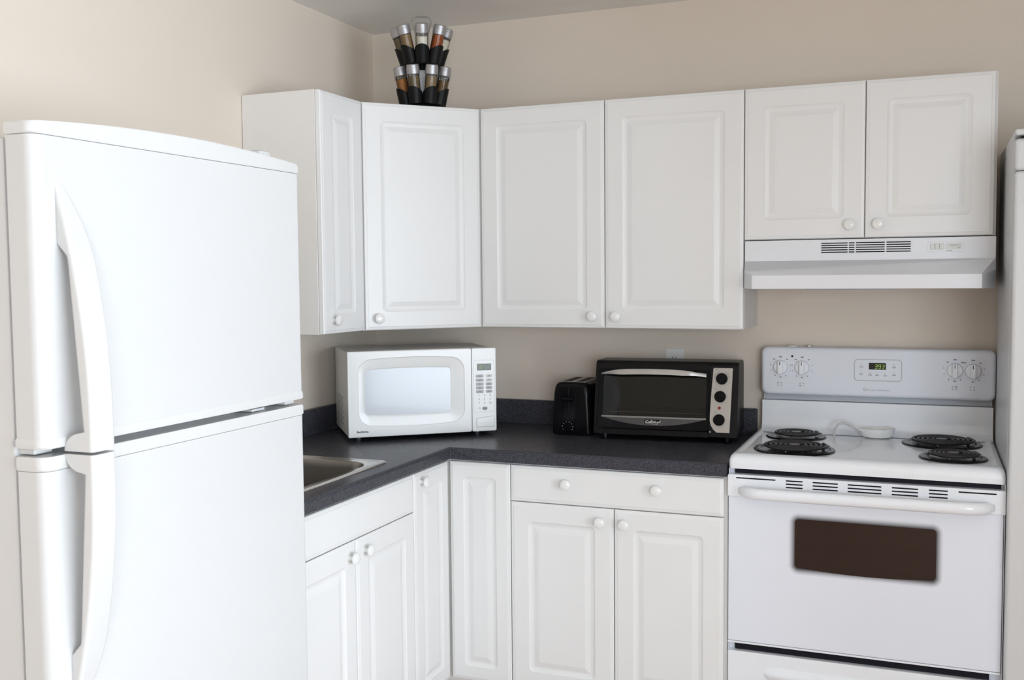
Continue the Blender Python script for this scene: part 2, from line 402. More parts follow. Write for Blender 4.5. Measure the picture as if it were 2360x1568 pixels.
# ------------------------------------------------------------------ worktop with sink
DC = 0.6255; SX = 1.5565; XR = SX - .0045
SK = (.075, .562, -1.512, -.940)       # sink rim x0,x1,y0,y1
ct = thing('countertop', 'dark slate grey speckled laminate countertop running around the corner', 'countertop', (0, 0, ZCB))
H_ = ZC - ZCB
def edge_prof(d0):     # (depth from front, z) rolled front edge
    r = .011
    pts = [(.020, 0), (0.004, 0), (0.0, .004)]
    for i in range(7):
        a = R(180 - 90*i/6); pts.append((r + r*math.cos(a), H_ - r + r*math.sin(a)))
    pts.append((d0, H_)); return pts
pr_ = edge_prof(.045)
mb = MB()
rings = []
for k in range(3):
    ring = []
    for d, z in pr_:
        if k == 0: ring.append((DC-d, -YE, z))
        elif k == 1: ring.append((DC-d, -(DC-d), z))
        else: ring.append((XR, -(DC-d), z))
    rings.append(ring)
mb.loft([rings[0], rings[1]], False, False, closed=False); 
mb.loft([rings[1], rings[2]], False, False, closed=False)
I_ = DC-.045
hx0, hx1, hy0, hy1 = SK[0]+.014, SK[1]-.014, SK[2]+.014, SK[3]-.014
def quad(x0, x1, y0, y1, z): mb.add([(x0,y0,z),(x1,y0,z),(x1,y1,z),(x0,y1,z)], [(0,1,2,3)])
W_ = .003
quad(I_, XR, -I_, -W_, H_); quad(W_, I_, -I_, -W_, H_)
quad(W_, I_, hy1, -I_, H_); quad(W_, hx0, hy0, hy1, H_); quad(hx1, I_, hy0, hy1, H_); quad(W_, I_, -YE, hy0, H_)
quad(W_, hx0, -YE, -I_, 0); quad(.5, XR, -DC+.02, -W_, 0)
mb.add([(XR, -(DC-d), z) for d, z in pr_] + [(XR, -W_, H_), (XR, -W_, 0)], [tuple(range(len(pr_)+2))])
mb.build('worktop', 'laminate_slate', ct)
BS = .020; ZBS = 1.0065 - ZCB
MB().box(BS+.0035, XR, -BS-.0025, -.0025, H_-.001, ZBS).build('backsplash', 'laminate_slate', ct, bevel=.004)
MB().box(.0025, BS+.0025, -YE, -.0025, H_-.001, ZBS).build('backsplash', 'laminate_slate', ct, bevel=.004)
MB().box(DC-.0008, DC+.0006, -DC-.0006, -DC+.0008, .003, H_-.008).build('mitre_seam', 'print_grey', ct)

t = thing('sink', 'stainless steel drop-in kitchen sink with raised rim', 'sink', ((SK[0]+SK[1])/2, (SK[2]+SK[3])/2, ZC))
sw, sd = (SK[1]-SK[0])/2, (SK[3]-SK[2])/2
bx0, bx1, by0, by1 = -sw+.075, sw-.032, -sd+.045, sd-.045
rg = [(-sw,sw,-sd,sd,.018,.0005),(-sw+.002,sw-.002,-sd+.002,sd-.002,.017,.0040),(-sw+.006,sw-.006,-sd+.006,sd-.006,.015,.0062),(-sw+.013,sw-.013,-sd+.013,sd-.013,.013,.0062),(-sw+.018,sw-.018,-sd+.018,sd-.018,.012,.0044),
      (bx0-.004,bx1+.004,by0-.004,by1+.004,.075,.0040),(bx0,bx1,by0,by1,.072,.0025)]
MB().loft([[(x,y,z) for x,y in rr(a,b_,c,d,r,8)] for a,b_,c,d,r,z in rg], False, False).build('rim', 'sink_steel', t)
rg = [(0,.0025,.072),(.003,-.006,.070),(.006,-.02,.068),(.010,-.12,.064),(.016,-.145,.06),(.034,-.160,.05),(.06,-.165,.04)]
MB().loft([[(x,y,z) for x,y in rr(bx0+i,bx1-i,by0+i,by1-i,r,8)] for i,z,r in rg], False, True).build('bowl', 'bowl_steel', t)
MB().lathe([(0,-.1645),(.035,-.1645),(.04,-.1635),(.042,-.1645)], n=20).build('drain', 'sink_steel', t)

# ------------------------------------------------------------------ refrigerator at the left
FX, FY0, FY1 = 0.7885, 1.742, 2.492
fr = thing('refrigerator', 'large white top-freezer refrigerator with bowed handles in the left foreground', 'refrigerator', (0, -FY1, 0))
FW = FY1-FY0; XD = .7310
MB().box(.03, .7215, .004, FW-.004, .03, 1.722).build('body', 'fridge_white', fr, bevel=.006)
MB().box(.7215, XD+.002, .014, FW-.014, 1.232, 1.715).box(.7215, XD+.002, .014, FW-.014, .12, 1.188).build('gasket', 'gasket_grey', fr, weld=False)
MB().box(.08, .70, .03, FW-.03, 0, .03).build('base', 'gasket_grey', fr)
MB().box(.70, .742, .02, FW-.02, .03, .10).build('kick_grille', 'fridge_trim', fr, bevel=.004)
def plan(e=0.0, r1=.021, r2=.012):
    pts = [(XD-e*.5, -e), ]
    cx, cy = FX+e-r1, -e+r1
    for i in range(9):
        a = R(-90 + 90*i/8); pts.append((cx + r1*math.cos(a), cy + r1*math.sin(a)))
    cy = FW+e-r2
    for i in range(6):
        a = R(90*i/5); pts.append((FX+e-r2 + r2*math.cos(a), cy + r2*math.sin(a)))
    pts.append((XD-e*.5, FW+e)); return pts
def cap(name, parent, zb, zt, e=.0022, arch=0.0):
    rings = []
    for ee, z, top in ((e*.2, zb, 0), (e, zb+.003 if zt > zb else zb-.003, 0), (e, zt-.004, 1), (e*.2, zt, 1)):
        ring = []
        for x, y in plan(ee):
            u = (y - FW/2)/(FW/2)
            ring.append((x, y, z + (arch*(1-u*u) if top else 0)))
        rings.append(ring)
    # subdivide long front edge for the arch
    def sub(ring):
        out = []
        for i, p_ in enumerate(ring):
            out.append(p_); q_ = ring[(i+1) % len(ring)]
            L_ = abs(q_[1]-p_[1])
            if L_ > .2:
                for k in range(1, 24):
                    f_ = k/24; y = p_[1]+(q_[1]-p_[1])*f_; out.append((p_[0]+(q_[0]-p_[0])*f_, y, None))
        return out
    rs = []
    for ri, ring in enumerate(rings):
        z_ = (zb, zb+.003, zt-.004, zt)[ri]; top = ri >= 2; o_ = []
        for x, y, z in sub(ring):
            u = (y - FW/2)/(FW/2)
            o_.append((x, y, z_ + (arch*(1-u*u) if top else 0)))
        rs.append(o_)
    return MB().loft(rs).build(name, 'fridge_trim', parent)
def handle(parent, flip):
    # bowed grip: attached along its outer end, free in the middle, foot at the gap between the doors
    N = 96; z0, z1 = 1.2065, 1.655; ya, W = .042, .053; rings = []
    for i in range(N+1):
        f_ = i/N; z = z0 + (z1-z0)*f_
        xo = FX - .001 + .0625*(1 - max(0, (f_-.10)/.90)**2.0)
        if f_ > .765: xi = FX - .004
        elif f_ > .715: xi = FX - .004 + (.765-f_)/.05*.022
        elif f_ > .072: xi = FX + .018 + .022*((.715-f_)/.643)
        else: xi = FX - .004 + .044*(1 - math.sqrt(max(0, 1 - (f_/.072)**2)))
        xi = min(xi, xo - .0025)
        u = max(0, (f_-.62)/.38); wd = W*(1 - .80*u**2.6)
        r_ = min(.0075, (xo-xi)*.45, wd*.45)
        rings.append([(x, y, z if not flip else 2.408 - z) for x, y in rr(xi, xo, ya, ya+wd, r_, 4)])
    return MB().loft(rings).build('handle', 'fridge_trim', parent, angle=42)
fd = MB().prism(plan(), 'xy', 1.231, 1.7235).build('freezer_door', 'fridge_white', fr, angle=40)
cap('top_cap', fd, 1.7244, 1.744, arch=.017); cap('bottom_cap', fd, 1.2135, 1.231); handle(fd, False)
rd = MB().prism(plan(), 'xy', .115, 1.176).build('refrigerator_door', 'fridge_white', fr, angle=40)
cap('top_cap', rd, 1.1768, 1.2005); handle(rd, True)
MB().box(.660, .735, FW-.072, FW-.030, 1.722, 1.774).build('hinge_cover', 'fridge_trim', fr, bevel=.006)
for bx_ in ((.7215, .772, FW-.050, FW-.016, 1.2035, 1.2105), (.7215, .770, FW-.17, FW-.125, 1.2020, 1.2075), (.7215, .755, .012, .05, 1.2025, 1.2110)):
    MB().box(*bx_).build('centre_hinge', 'fridge_trim', fr, bevel=.001, segs=1)
MB().lathe([(.006,0),(.006,.004),(.003,.006)], c=(.726, .006, 1.222), axis='-y', n=12).build('stop_bolt', 'gasket_grey', fr)

# ------------------------------------------------------------------ tall appliance at the right edge
tf = thing('upright_freezer', 'tall white upright freezer at the right edge beside the stove', 'freezer', (2.3235, -.03, 0))
MB().box(0, .74, -.548, 0, .03, 1.871).build('body', 'freezer_white', tf, bevel=.008, segs=3)
MB().box(.03, .71, -.50, -.03, 0, .03).build('base', 'gasket_grey', tf)
MB().box(.008, .732, -.558, -.548, .06, 1.838).build('gasket', 'gasket_grey', tf)
MB().box(.0, .74, -.622, -.545, 1.853, 1.871).build('top_cover', 'freezer_white', tf, bevel=.006, segs=3)
d = MB().box(.0, .74, -.632, -.558, .05, 1.758).build('door', 'freezer_white', tf, bevel=.010, segs=4)
MB().box(-.0005, .7405, -.6325, -.558, 1.759, 1.844).build('door_cap', 'freezer_white', d, bevel=.010, segs=4)
MB().box(.016, .70, -.612, -.5482, 1.8445, 1.8525).build('hinge_slot', 'slot_black', tf)

# ------------------------------------------------------------------ range hood
hx0_, hx1_ = X1+.0035, 2.3015
hd = thing('range_hood', 'white under-cabinet range hood with slotted vent above the stove', 'hood', (hx0_, -.002, 1.4405))
HW = hx1_-hx0_; hz = ZR - 1.4405 - .0025; fy = -DU+.001
inset = .042; py = -.425
top_ = hz; st = 1.5325-1.4405; lp = 1.484-1.4405
vs = [(0,fy,top_),(HW,fy,top_),(HW,fy,st),(0,fy,st),                       # 0-3 fascia
      (inset,py,lp),(HW-inset,py,lp),(HW-inset,py,0),(inset,py,0),          # 4-7 lip
      (0,fy-.012,lp+.012),(HW,fy-.012,lp+.012),(HW,fy-.012,0),(0,fy-.012,0),# 8-11 flank starts
      (0,0,top_),(HW,0,top_),(HW,0,0),(0,0,0)]
fs = [(0,1,2,3),(3,2,9,5,4,8),(4,5,6,7),(8,4,7,11),(5,9,10,6),(0,12,13,1),(12,15,14,13),(0,3,8,11,15,12),(1,13,14,10,9,2),(15,11,7,6,10,14)]
MB().add(vs, fs).build('body', 'hood_white', hd, bevel=.0025, segs=2, angle=25)
x_a, x_b = 1.794-hx0_, 2.061-hx0_
gr = MB().box(x_a-.004, x_b+.004, fy-.0009, fy+.001, 1.550-1.4405, 1.589-1.4405).build('vent_grille', 'hood_white', hd, bevel=.0008, segs=1)
for r_ in range(5):
    zc_ = 1.5845 - r_*.0072 - 1.4405
    for a, b_ in ((x_a, x_a+.0805), (x_a+.084, x_a+.101), (x_a+.105, x_a+.191), (x_a+.196, x_b)):
        MB().box(a, b_, fy-.0016, fy-.0006, zc_-.0016, zc_+.0016).build('vent_slot', 'slot_black', gr)
sp = plate(2.108-hx0_, 2.212-hx0_, 1.552-1.4405, 1.583-1.4405, .002, fy+.001, fy-.0018, .001).build('switch_panel', 'hood_white', hd)
for k in range(3):
    a = 2.117-hx0_+k*.0135
    plate(a, a+.0125, 1.559-1.4405, 1.577-1.4405, .001, fy-.0015, fy-.0052, .0015).build('rocker_switch', 'cream_plastic', sp)
plate(2.161-hx0_, 2.206-hx0_, 1.559-1.4405, 1.578-1.4405, .001, fy-.0017, fy-.0024, .0005).build('badge', 'cream_plastic', sp)
MB().box(2.172-hx0_, 2.200-hx0_, fy-.0028, fy-.0023, 1.5705-1.4405, 1.5730-1.4405).box(2.195-hx0_, 2.201-hx0_, fy-.0028, fy-.0023, 1.5625-1.4405, 1.5645-1.4405).box(2.163-hx0_, 2.180-hx0_, fy-.0022, fy-.0015, 1.5535-1.4405, 1.5562-1.4405).build('badge_print', 'print_light', sp, weld=False)
MB().box(.20, HW-.28, -.34, -.08, -.0035, .001).build('filter', 'gasket_grey', hd)

# ------------------------------------------------------------------ stove
sv = thing('stove', 'white electric coil stove with backguard controls and dark oven window', 'stove', (SX, 0, 0))
SW = .7655
MB().box(.003, SW-.003, -.588, -.02, .03, .900).build('body', 'stove_panel', sv)
MB().box(.03, SW-.03, -.54, -.05, 0, .03).build('base', 'slot_black', sv)
for a, b_ in ((.0005, .0030), (.7625, SW-.0005)):
    MB().box(a, b_, -.606, -.03, .04, .897).build('side_panel', 'stove_panel', sv)
ckr = [(.898,0,-.610,.010),(.914,0,-.612,.012),(.926,.001,-.609,.014),(.935,.004,-.603,.016),(.9405,.010,-.593,.016),(.9425,.017,-.580,.014),(.9415,.022,-.570,.012),(.9375,.028,-.560,.010),(.936,.034,-.550,.008)]
ck = MB().loft([[(x,y,z) for x,y in rr(i, SW-i, yf, -.030-(.02 if k > 3 else 0), r)] for k,(z,i,yf,r) in enumerate(ckr)]).build('cooktop', 'stove_white', sv)
MB().box(.018, .754, -.600, -.585, .8835, .8975).build('vent_gap', 'slot_black', sv)
# backguard
MB().prism([(-.022,.94),(-.096,.9375),(-.078,.9400),(-.064,.947),(-.055,.960),(-.052,.985),(-.052,1.044),(-.049,1.045),(-.022,1.045)], 'yz', .018, .7605).build('riser', 'stove_white', sv, bevel=.002, segs=2)
MB().box(.0205, .7575, -.032, -.02, 1.046, 1.07).build('vent_strip', mat('vent_strip_shaded', (.52, .54, .58), .4), sv)  # recessed strip, with the shadow under the console put into its grey-blue colour
cs = MB(); CY = -.072
cs.loft([[(x,y,z) for x,z in rr(.0165+i, .7655-i, 1.067+i, 1.2335-i, .022)] for i,y in ((.004,-.018),(0,-.028),(0,CY+.012),(.002,CY+.006),(.006,CY+.002),(.013,CY))])
cs = cs.build('control_panel', 'stove_panel', sv, angle=50)
for kx, kz in ((.083,1.164),(.156,1.164),(.642,1.166),(.6965,1.165)):
    k_ = MB().lathe([(.0250,0),(.0250,.002),(.0240,.007),(.0215,.0095),(0,.0100)], axis='-y', n=32).build('knob', 'stove_white', cs, loc=(kx, CY-.0002, kz))
    MB().box(-.0085,.0085,-.024,-.008,-.0235,.0235).build('grip', 'stove_white', k_, bevel=.0035, segs=3)
    MB().box(-.0012,.0012,-.0245,-.0238,.0085,.0200).build('pointer', 'print_black', k_)
pm = MB()
def mark(x, z, w_, h_): pm.box(x-w_/2, x+w_/2, CY-.0006, CY+.0005, z-h_/2, z+h_/2)
for kx, kz in ((.083,1.164),(.156,1.164),(.642,1.166),(.6965,1.165)):
    for a, ww, hh in ((90,.010,.0040),(50,.007,.003),(130,.007,.003),(12,.003,.003),(168,.003,.003),(-20,.003,.003),(200,.003,.003),(-58,.003,.004),(238,.003,.004),(-90,.007,.003)):
        if kx > .69 and a in (130,168,200,238): continue
        mark(kx + .0345*math.cos(R(a)), kz + .0355*math.sin(R(a)), ww, hh)
for i, (kx, kz) in enumerate(((.080,1.104),(.1555,1.1045),(.6415,1.1075),(.6955,1.1075))):
    for sx_ in (-1, 1):
        for sz_ in (-1, 1):
            mark(kx+sx_*.0048, kz+sz_*.0050, .0045, .0012); mark(kx+sx_*.0068, kz+sz_*.0036, .0012, .0036)
    dx_, dz_ = ((-1,1),(-1,-1),(1,1),(1,-1))[i]
    mark(kx+dx_*.0055, kz+dz_*.0040, .0035, .0032)
mark(.671, 1.192, .011, .003)
pm.build('dial_print', 'print_grey', cs, weld=False)
MB().lathe([(.0038,0),(.0038,.001),(.002,.0022),(0,.0025)], axis='-y', n=14).build('indicator_light', 'dark_red', cs, loc=(.1225, CY, 1.2025))
# clock panel
cp = MB(); 
o1 = rr(.327,.4795,1.1235,1.1975,.012); o2 = rr(.3295,.477,1.126,1.195,.010)
cp.loft([[(x,CY-.0002,z) for x,z in o1],[(x,CY-.0016,z) for x,z in o1],[(x,CY-.0016,z) for x,z in o2],[(x,CY-.0004,z) for x,z in o2]], False, False)
cpo = cp.build('clock_frame', 'button_grey', cs)
MB().loft([[(x,CY+.0002,z) for x,z in o2],[(x,CY-.0006,z) for x,z in o2]]).build('clock_face', 'stove_panel', cpo)
plate(.3745,.4290,1.1625,1.1855,.001,CY,CY-.0014,.0005).build('clock_display', 'display_dark', cpo)
dg = MB(); seven(dg, '393', .3920, 1.1655, .0085, .0145, .0028, CY-.0017, .0013, .14); dg.build('display_digits', 'display_green', cpo, weld=False)
for bx_, bz_ in ((.351,1.172),(.350,1.147),(.379,1.145),(.401,1.1445),(.427,1.144),(.4545,1.172),(.4545,1.146)):
    b_ = plate(bx_-.009, bx_+.009, bz_-.0075, bz_+.0055, .002, CY, CY-.0012, .0006).build('clock_button', 'stove_panel', cpo)
    MB().box(bx_-.006, bx_+.006, CY-.0017, CY-.0010, bz_-.0030, bz_-.0005).box(bx_-.0045, bx_+.0045, CY-.0017, CY-.0010, bz_+.0010, bz_+.0028).box(bx_-.0012, bx_+.0012, CY-.0012, CY-.0002, bz_+.0075, bz_+.0100).build('button_print', 'print_light', b_, weld=False)
text('bar.zoo waitlimeee', .0095, 'brand_print', 'print_light', cs, (.3685, CY-.0003, 1.0905))
MB().tube([(.3625+.0042*math.cos(2*PI*i/14), CY-.0004, 1.0945+.0048*math.sin(2*PI*i/14)) for i in range(14)], .0007, 4, closed=True).build('brand_emblem', 'print_light', cs)
# burners
def burner(x, y, r, turns):
    b_ = MB().lathe([(r,.9362),(r,.9385),(r-.003,.9412),(r-.010,.9418),(r-.016,.9412),(r-.020,.9385),(r-.028,.9372),(0,.9368)], n=48).build('drip_pan', 'enamel_black', ck, loc=(x,y,0))
    path = []; rc = r-.0255; NN = int(turns*30)
    for i in range(NN+1):
        f_ = i/NN; a = 2*PI*turns*f_ + .6; q_ = .022 + (rc-.022)*f_
        path.append((q_*math.cos(a), q_*math.sin(a), .9510))
    path.append((path[-1][0]*1.02, path[-1][1]*1.02, .942))
    MB().tube(path, .0046, 8, flat=.9).build('coil', 'coil_black', b_)
    MB().lathe([(.017,.945),(.017,.954),(.014,.9545),(0,.955)], n=20).build('medallion', 'coil_steel', b_)
    s_ = MB()
    for k in range(3):
        a = 2*PI*k/3 + .4
        s_.tube([(.012*math.cos(a), .012*math.sin(a), .9465), ((r-.012)*math.cos(a), (r-.012)*math.sin(a), .9465)], .0022, 6)
    s_.build('coil_support', 'coil_steel', b_, weld=False)
burner(.1485, -.168, .099, 4.0); burner(.1745, -.437, .124, 5.0); burner(.6045, -.175, .121, 5.0); burner(.6325, -.437, .096, 4.0)
# oven door
od = MB(); DY = -.611
DX1 = .757
od.loft([[(x,y,z) for x,z in rr(.0+i, DX1+.004-i, .3635+i, .8155-i, .004)] for i,y in ((0,-.589),(0,DY+.003),(.001,DY+.001),(.003,DY))])
od = od.build('oven_door', 'stove_panel', sv)
tp = plate(-.002, SW+.001, .8125, .8815, .004, -.589, DY-.006, .004).build('door_top_panel', 'stove_white', od)
ve = .0
for a, b_, rows in ((.024,.141,1),(.171,.220,3),(.248,.320,3),(.347,.440,3),(.468,.539,3),(.567,.617,3),(.644,.742,1)):
    for r_ in range(rows):
        z_ = .8712 - r_*.0099
        MB().loft([[(x,y,z) for x,z in rr(a, b_, z_-.0019, z_+.0019, .0019, 3)] for y in (DY-.0055, DY-.0066)]).build('vent_slot', 'slot_black', tp)
hp = []; hr = []
for i in range(41):
    f_ = i/40; x = .034 + (.738-.034)*f_
    e_ = min(f_, 1-f_)*2
    b_ = min(1, (e_/.16))**.55 if e_ > 0 else 0
    hp.append((x, DY-.004-.045*b_, .8335)); hr.append(.009 + .0085*min(1, e_/.06))
hb = MB(); rings = []
for (x,y,z), rr_ in zip(hp, hr):
    rings.append([(x, y + (.013 if math.cos(2*PI*k/14) > 0 else .013)*math.cos(2*PI*k/14), z + rr_*math.sin(2*PI*k/14)) for k in range(14)])
hb.loft(rings).build('handle', 'stove_white', od, angle=60)
# oven window and the printed border around it
wx0, wx1, wz0, wz1 = .198, .589, .609, .757
def win_outline(g=0.0, r=.012):
    pts = []
    base = rr(wx0-g, wx1+g, wz0-g, wz1+g, r+g, 6); out = []
    n = len(base)
    for i in range(n):
        out.append(base[i]); q_ = base[(i+1) % n]; p_ = base[i]
        if p_[1] < .66 and q_[1] < .66 and abs(q_[0]-p_[0]) > .1:
            for k in range(1, 20):
                f_ = k/20; u = f_*2-1
                out.append((p_[0]+(q_[0]-p_[0])*f_, p_[1] - .008*(1-u*u)))
    return out
MB().loft([[(x,DY+.001,z) for x,z in win_outline()], [(x,DY-.0006,z) for x,z in win_outline()]]).build('oven_window', mat('oven_glass', (0.020, 0.010, 0.009), 0.08, spec=0.5, coat=0.1), od)
def frit_mat():
    m = mat('frit_print', (0.84,0.865,0.935), 0.30, spec=0.45)
    nt = m.node_tree; b = nt.nodes['Principled BSDF']; tc = [x for x in nt.nodes if x.type == 'TEX_COORD'][0]
    sep = nt.nodes.new('ShaderNodeSeparateXYZ'); nt.links.new(tc.outputs['Object'], sep.inputs[0])
    def M(op, a, b2=None, c=None):
        n = nt.nodes.new('ShaderNodeMath'); n.operation = op
        for k, v in enumerate((a, b2, c)):
            if v is None: continue
            if isinstance(v, (int, float)): n.inputs[k].default_value = v
            else: nt.links.new(v, n.inputs[k])
        return n.outputs[0]
    cx, cz, hw, hh, rd_ = (wx0+wx1)/2, (wz0-.003+wz1)/2, (wx1-wx0)/2, (wz1-wz0+.003)/2, .012
    dx = M('MAXIMUM', M('SUBTRACT', M('ABSOLUTE', M('SUBTRACT', sep.outputs[0], cx)), hw-rd_), 0)
    dz = M('MAXIMUM', M('SUBTRACT', M('ABSOLUTE', M('SUBTRACT', sep.outputs[2], cz)), hh-rd_), 0)
    d_ = M('SUBTRACT', M('SQRT', M('ADD', M('MULTIPLY', dx, dx), M('MULTIPLY', dz, dz))), rd_)
    mp = nt.nodes.new('ShaderNodeMapRange'); mp.interpolation_type = 'SMOOTHSTEP'
    mp.inputs[1].default_value = -.004; mp.inputs[2].default_value = .021; mp.inputs[3].default_value = 1; mp.inputs[4].default_value = 0
    nt.links.new(d_, mp.inputs[0])
    mx = nt.nodes.new('ShaderNodeMixRGB'); mx.inputs[1].default_value = (.84,.865,.935,1); mx.inputs[2].default_value = (.03,.03,.035,1)
    nt.links.new(mp.outputs[0], mx.inputs[0]); nt.links.new(mx.outputs[0], b.inputs['Base Color'])
frit_mat()
od.data.materials.clear(); od.data.materials.append(MATS['frit_print'])
MB().box(.0, DX1+.003, DY-.0015, -.589, .3575, .3630).build('door_bottom_trim', 'stove_white', od, bevel=.001)
MB().box(.020, .733, -.600, -.585, .336, .3565).build('drawer_gap', 'slot_black', sv)
dr = plate(.0, DX1+.003, .045, .3335, .005, -.587, DY-.003, .004).build('storage_drawer', 'stove_white', sv)
db = MB(); rings = []
for i in range(25):
    f_ = i/24; x = .105 + .55*f_; e_ = min(f_,1-f_)*2; b_ = min(1, e_/.10)**.5
    rings.append([(x, DY-.001-.014*b_*max(0, math.sin(PI*k/10))*1.0, .2975 - .050*(k/10) - (1-b_)*.012*(1-2*k/10)) for k in range(11)] )
db.loft(rings, True, True, closed=True).build('drawer_pull', 'stove_white', dr, angle=60)

# small things on top of the backguard
o = MB().lathe([(.0165,0),(.017,.002),(.014,.0042),(0,.005)], n=24).build('plastic_lid', 'ceramic'); o.location = (SX+.119, -.046, 1.2337)
tag(o, 'small flat white lid lying on top of the stove backguard, nearer its left end', 'lid')
o = thing('bottle_cap', 'tiny pale cap with dark ends on the stove backguard, right of the flat lid', 'cap', (SX+.178, -.046, 1.2337))
MB().box(-.006,.006,-.005,.005,0,.0055).build('cap_body', 'ceramic', o, bevel=.0015)
MB().box(-.0085,-.006,-.004,.004,.001,.0062).box(.006,.0085,-.004,.004,.001,.0062).build('cap_end', 'print_grey', o, weld=False)

# spoon rest
o = thing('spoon_rest', 'white ceramic spoon rest with a curled handle lying on the stove top', 'spoon rest', (SX+.405, -.112, .9362), R(6))
rings = []
bowl = [(0,.0005),(.6,.0005),(.80,.005),(.93,.016),(1.0,.0295),(.985,.0315),(.955,.030),(.88,.018),(.72,.009),(.4,.0065),(0,.006)]
for f_, z in bowl:
    ring = []
    for k in range(32):
        a = 2*PI*k/32; x = .058*math.cos(a)*f_; y = .040*math.sin(a)*f_
        if x < 0: y *= (1 - .22*(x/.058)**2)
        ring.append((x, y, z + (.003 if x > .03 and z > .02 else 0)))
    rings.append(ring)
MB().loft(rings, True, True).build('bowl', 'ceramic', o)
hp = [(-.040,.022),(-.055,.026),(-.068,.034),(-.082,.043),(-.097,.0485),(-.112,.048),(-.124,.042),(-.132,.031),(-.136,.018),(-.136,.0045)]
rings = []
for i,(x,z) in enumerate(hp):
    a = hp[max(0,i-1)]; b_ = hp[min(len(hp)-1,i+1)]; tx, tz = b_[0]-a[0], b_[1]-a[1]; L_ = math.hypot(tx,tz); nx_, nz_ = -tz/L_, tx/L_
    wd = .022 - .007*(i/9); th = .0058 - .002*(i/9)
    rings.append([(x + nx_*th*math.sin(2*PI*k/12), wd*math.cos(2*PI*k/12), z + nz_*th*math.sin(2*PI*k/12)) for k in range(12)])
MB().loft(rings).build('handle', 'ceramic', o)

# ------------------------------------------------------------------ microwave
mw = thing('microwave', 'white countertop microwave standing diagonally in the corner', 'microwave', (.250, -.661, ZC), R(38.66))
mw.scale = (.989, .989, .989)
MW, MD, MH = .544, .362, .307; MZ = .016
MB().box(.003, MW-.003, .014, MD, MZ, MZ+MH-.004).build('shell', 'microwave_shell', mw, bevel=.005, segs=2)
for x, y in ((.05,.10),(MW-.05,.10),(.05,MD-.05),(MW-.05,MD-.05)):
    MB().lathe([(.007,0),(.008,.004),(.008,MZ)], c=(x,y,.0002), n=14).build('foot', 'gasket_grey', mw)
XS_ = .4495
dm = MB(); 
def mring(x0,x1,z0,z1,r,y): return [(x,y,z) for x,z in rr(x0,x1,z0,z1,r,6)]
# window outline with gently bowed top and bottom
def bow(pts, xa, xb, zc_, amp):
    return [(x, y, z + (amp*(1-((x-(xa+xb)/2)/((xb-xa)/2))**2)*(1 if z > zc_ else -1))) for x, y, z in pts]
def wring(x0,x1,z0,z1,r,y,amp=.004):
    out = []
    base = rr(x0,x1,z0,z1,r,6); n = len(base)
    for i in range(n):
        p_, q_ = base[i], base[(i+1)%n]; out.append((p_[0],y,p_[1]))
        if abs(p_[0]-q_[0]) > .05 or abs(p_[1]-q_[1]) > .05:
            for k in range(1,8): out.append((p_[0]+(q_[0]-p_[0])*k/8, y, p_[1]+(q_[1]-p_[1])*k/8))
    xm, hw, zm, hh = (x0+x1)/2, (x1-x0)/2, (z0+z1)/2, (z1-z0)/2
    return [(x, y, z + amp*(1-((x-xm)/hw)**2)*max(-1, min(1, (z-zm)/hh*1.3))) for x, y, z in out]
d0, d1 = MZ+.0, MZ+MH
zz = -.909
wz_0, wz_1 = 1.005+zz, 1.163+zz
dm.loft([wring(0,XS_,d0,d1,.006,.016,0), wring(0,XS_,d0,d1,.006,.005,0), wring(.002,XS_-.0004,d0+.002,d1-.002,.006,.001,0), wring(.006,XS_-.001,d0+.006,d1-.006,.006,0,0),
         wring(.037,.4235,.968+zz,1.199+zz,.045,0,.009), wring(.039,.4215,.970+zz,1.197+zz,.044,.0018,.009), wring(.045,.416,.975+zz,1.192+zz,.042,.0028,.008),
         wring(.058,.378,.999+zz,1.169+zz,.016,.0045,.005), wring(.063,.3725,wz_0,wz_1,.012,.0075,.004)], True, False)
dm = dm.build('door', 'microwave_white', mw, angle=28)
def micro_glass():
    m = mat('microwave_mesh', (.50,.525,.56), .16, spec=.5, coat=.3)
    nt = m.node_tree; b = nt.nodes['Principled BSDF']; tc = [x for x in nt.nodes if x.type == 'TEX_COORD'][0]
    v = nt.nodes.new('ShaderNodeTexVoronoi'); v.inputs['Scale'].default_value = 330; v.inputs['Randomness'].default_value = 0
    nt.links.new(tc.outputs['Object'], v.inputs['Vector'])
    rp = nt.nodes.new('ShaderNodeValToRGB'); rp.color_ramp.elements[0].position = .30; rp.color_ramp.elements[0].color = (.46,.49,.535,1); rp.color_ramp.elements[1].position = .48; rp.color_ramp.elements[1].color = (.63,.655,.70,1)
    nt.links.new(v.outputs['Distance'], rp.inputs['Fac']); nt.links.new(rp.outputs['Color'], b.inputs['Base Color'])
micro_glass()
MB().loft([wring(.0625,.373,wz_0-.0005,wz_1+.0005,.012,.0085,.004), wring(.0625,.373,wz_0-.0005,wz_1+.0005,.012,.0070,.004)]).build('window', 'microwave_mesh', dm)
text('BestEmma', .0098, 'brand_print', 'print_black', dm, (.030, -.0004, .943+zz), bold=.0003)
pn = MB(); pn.loft([mring(XS_+.0012,MW,d0,d1,.006,.016), mring(XS_+.0012,MW,d0,d1,.006,.005), mring(XS_+.0018,MW-.002,d0+.002,d1-.002,.006,.001), mring(XS_+.003,MW-.006,d0+.006,d1-.006,.006,0)])
pn = pn.build('control_panel', 'microwave_white', mw)
ol = rr(.4555,.5345,.997+zz,1.187+zz,.009,5); il = rr(.4563,.5337,.9978+zz,1.1862+zz,.0085,5)
MB().loft([[(x,.0003,z) for x,z in ol],[(x,-.0006,z) for x,z in ol],[(x,-.0006,z) for x,z in il],[(x,.0003,z) for x,z in il]], False, False).build('keypad_border', 'button_grey', pn)
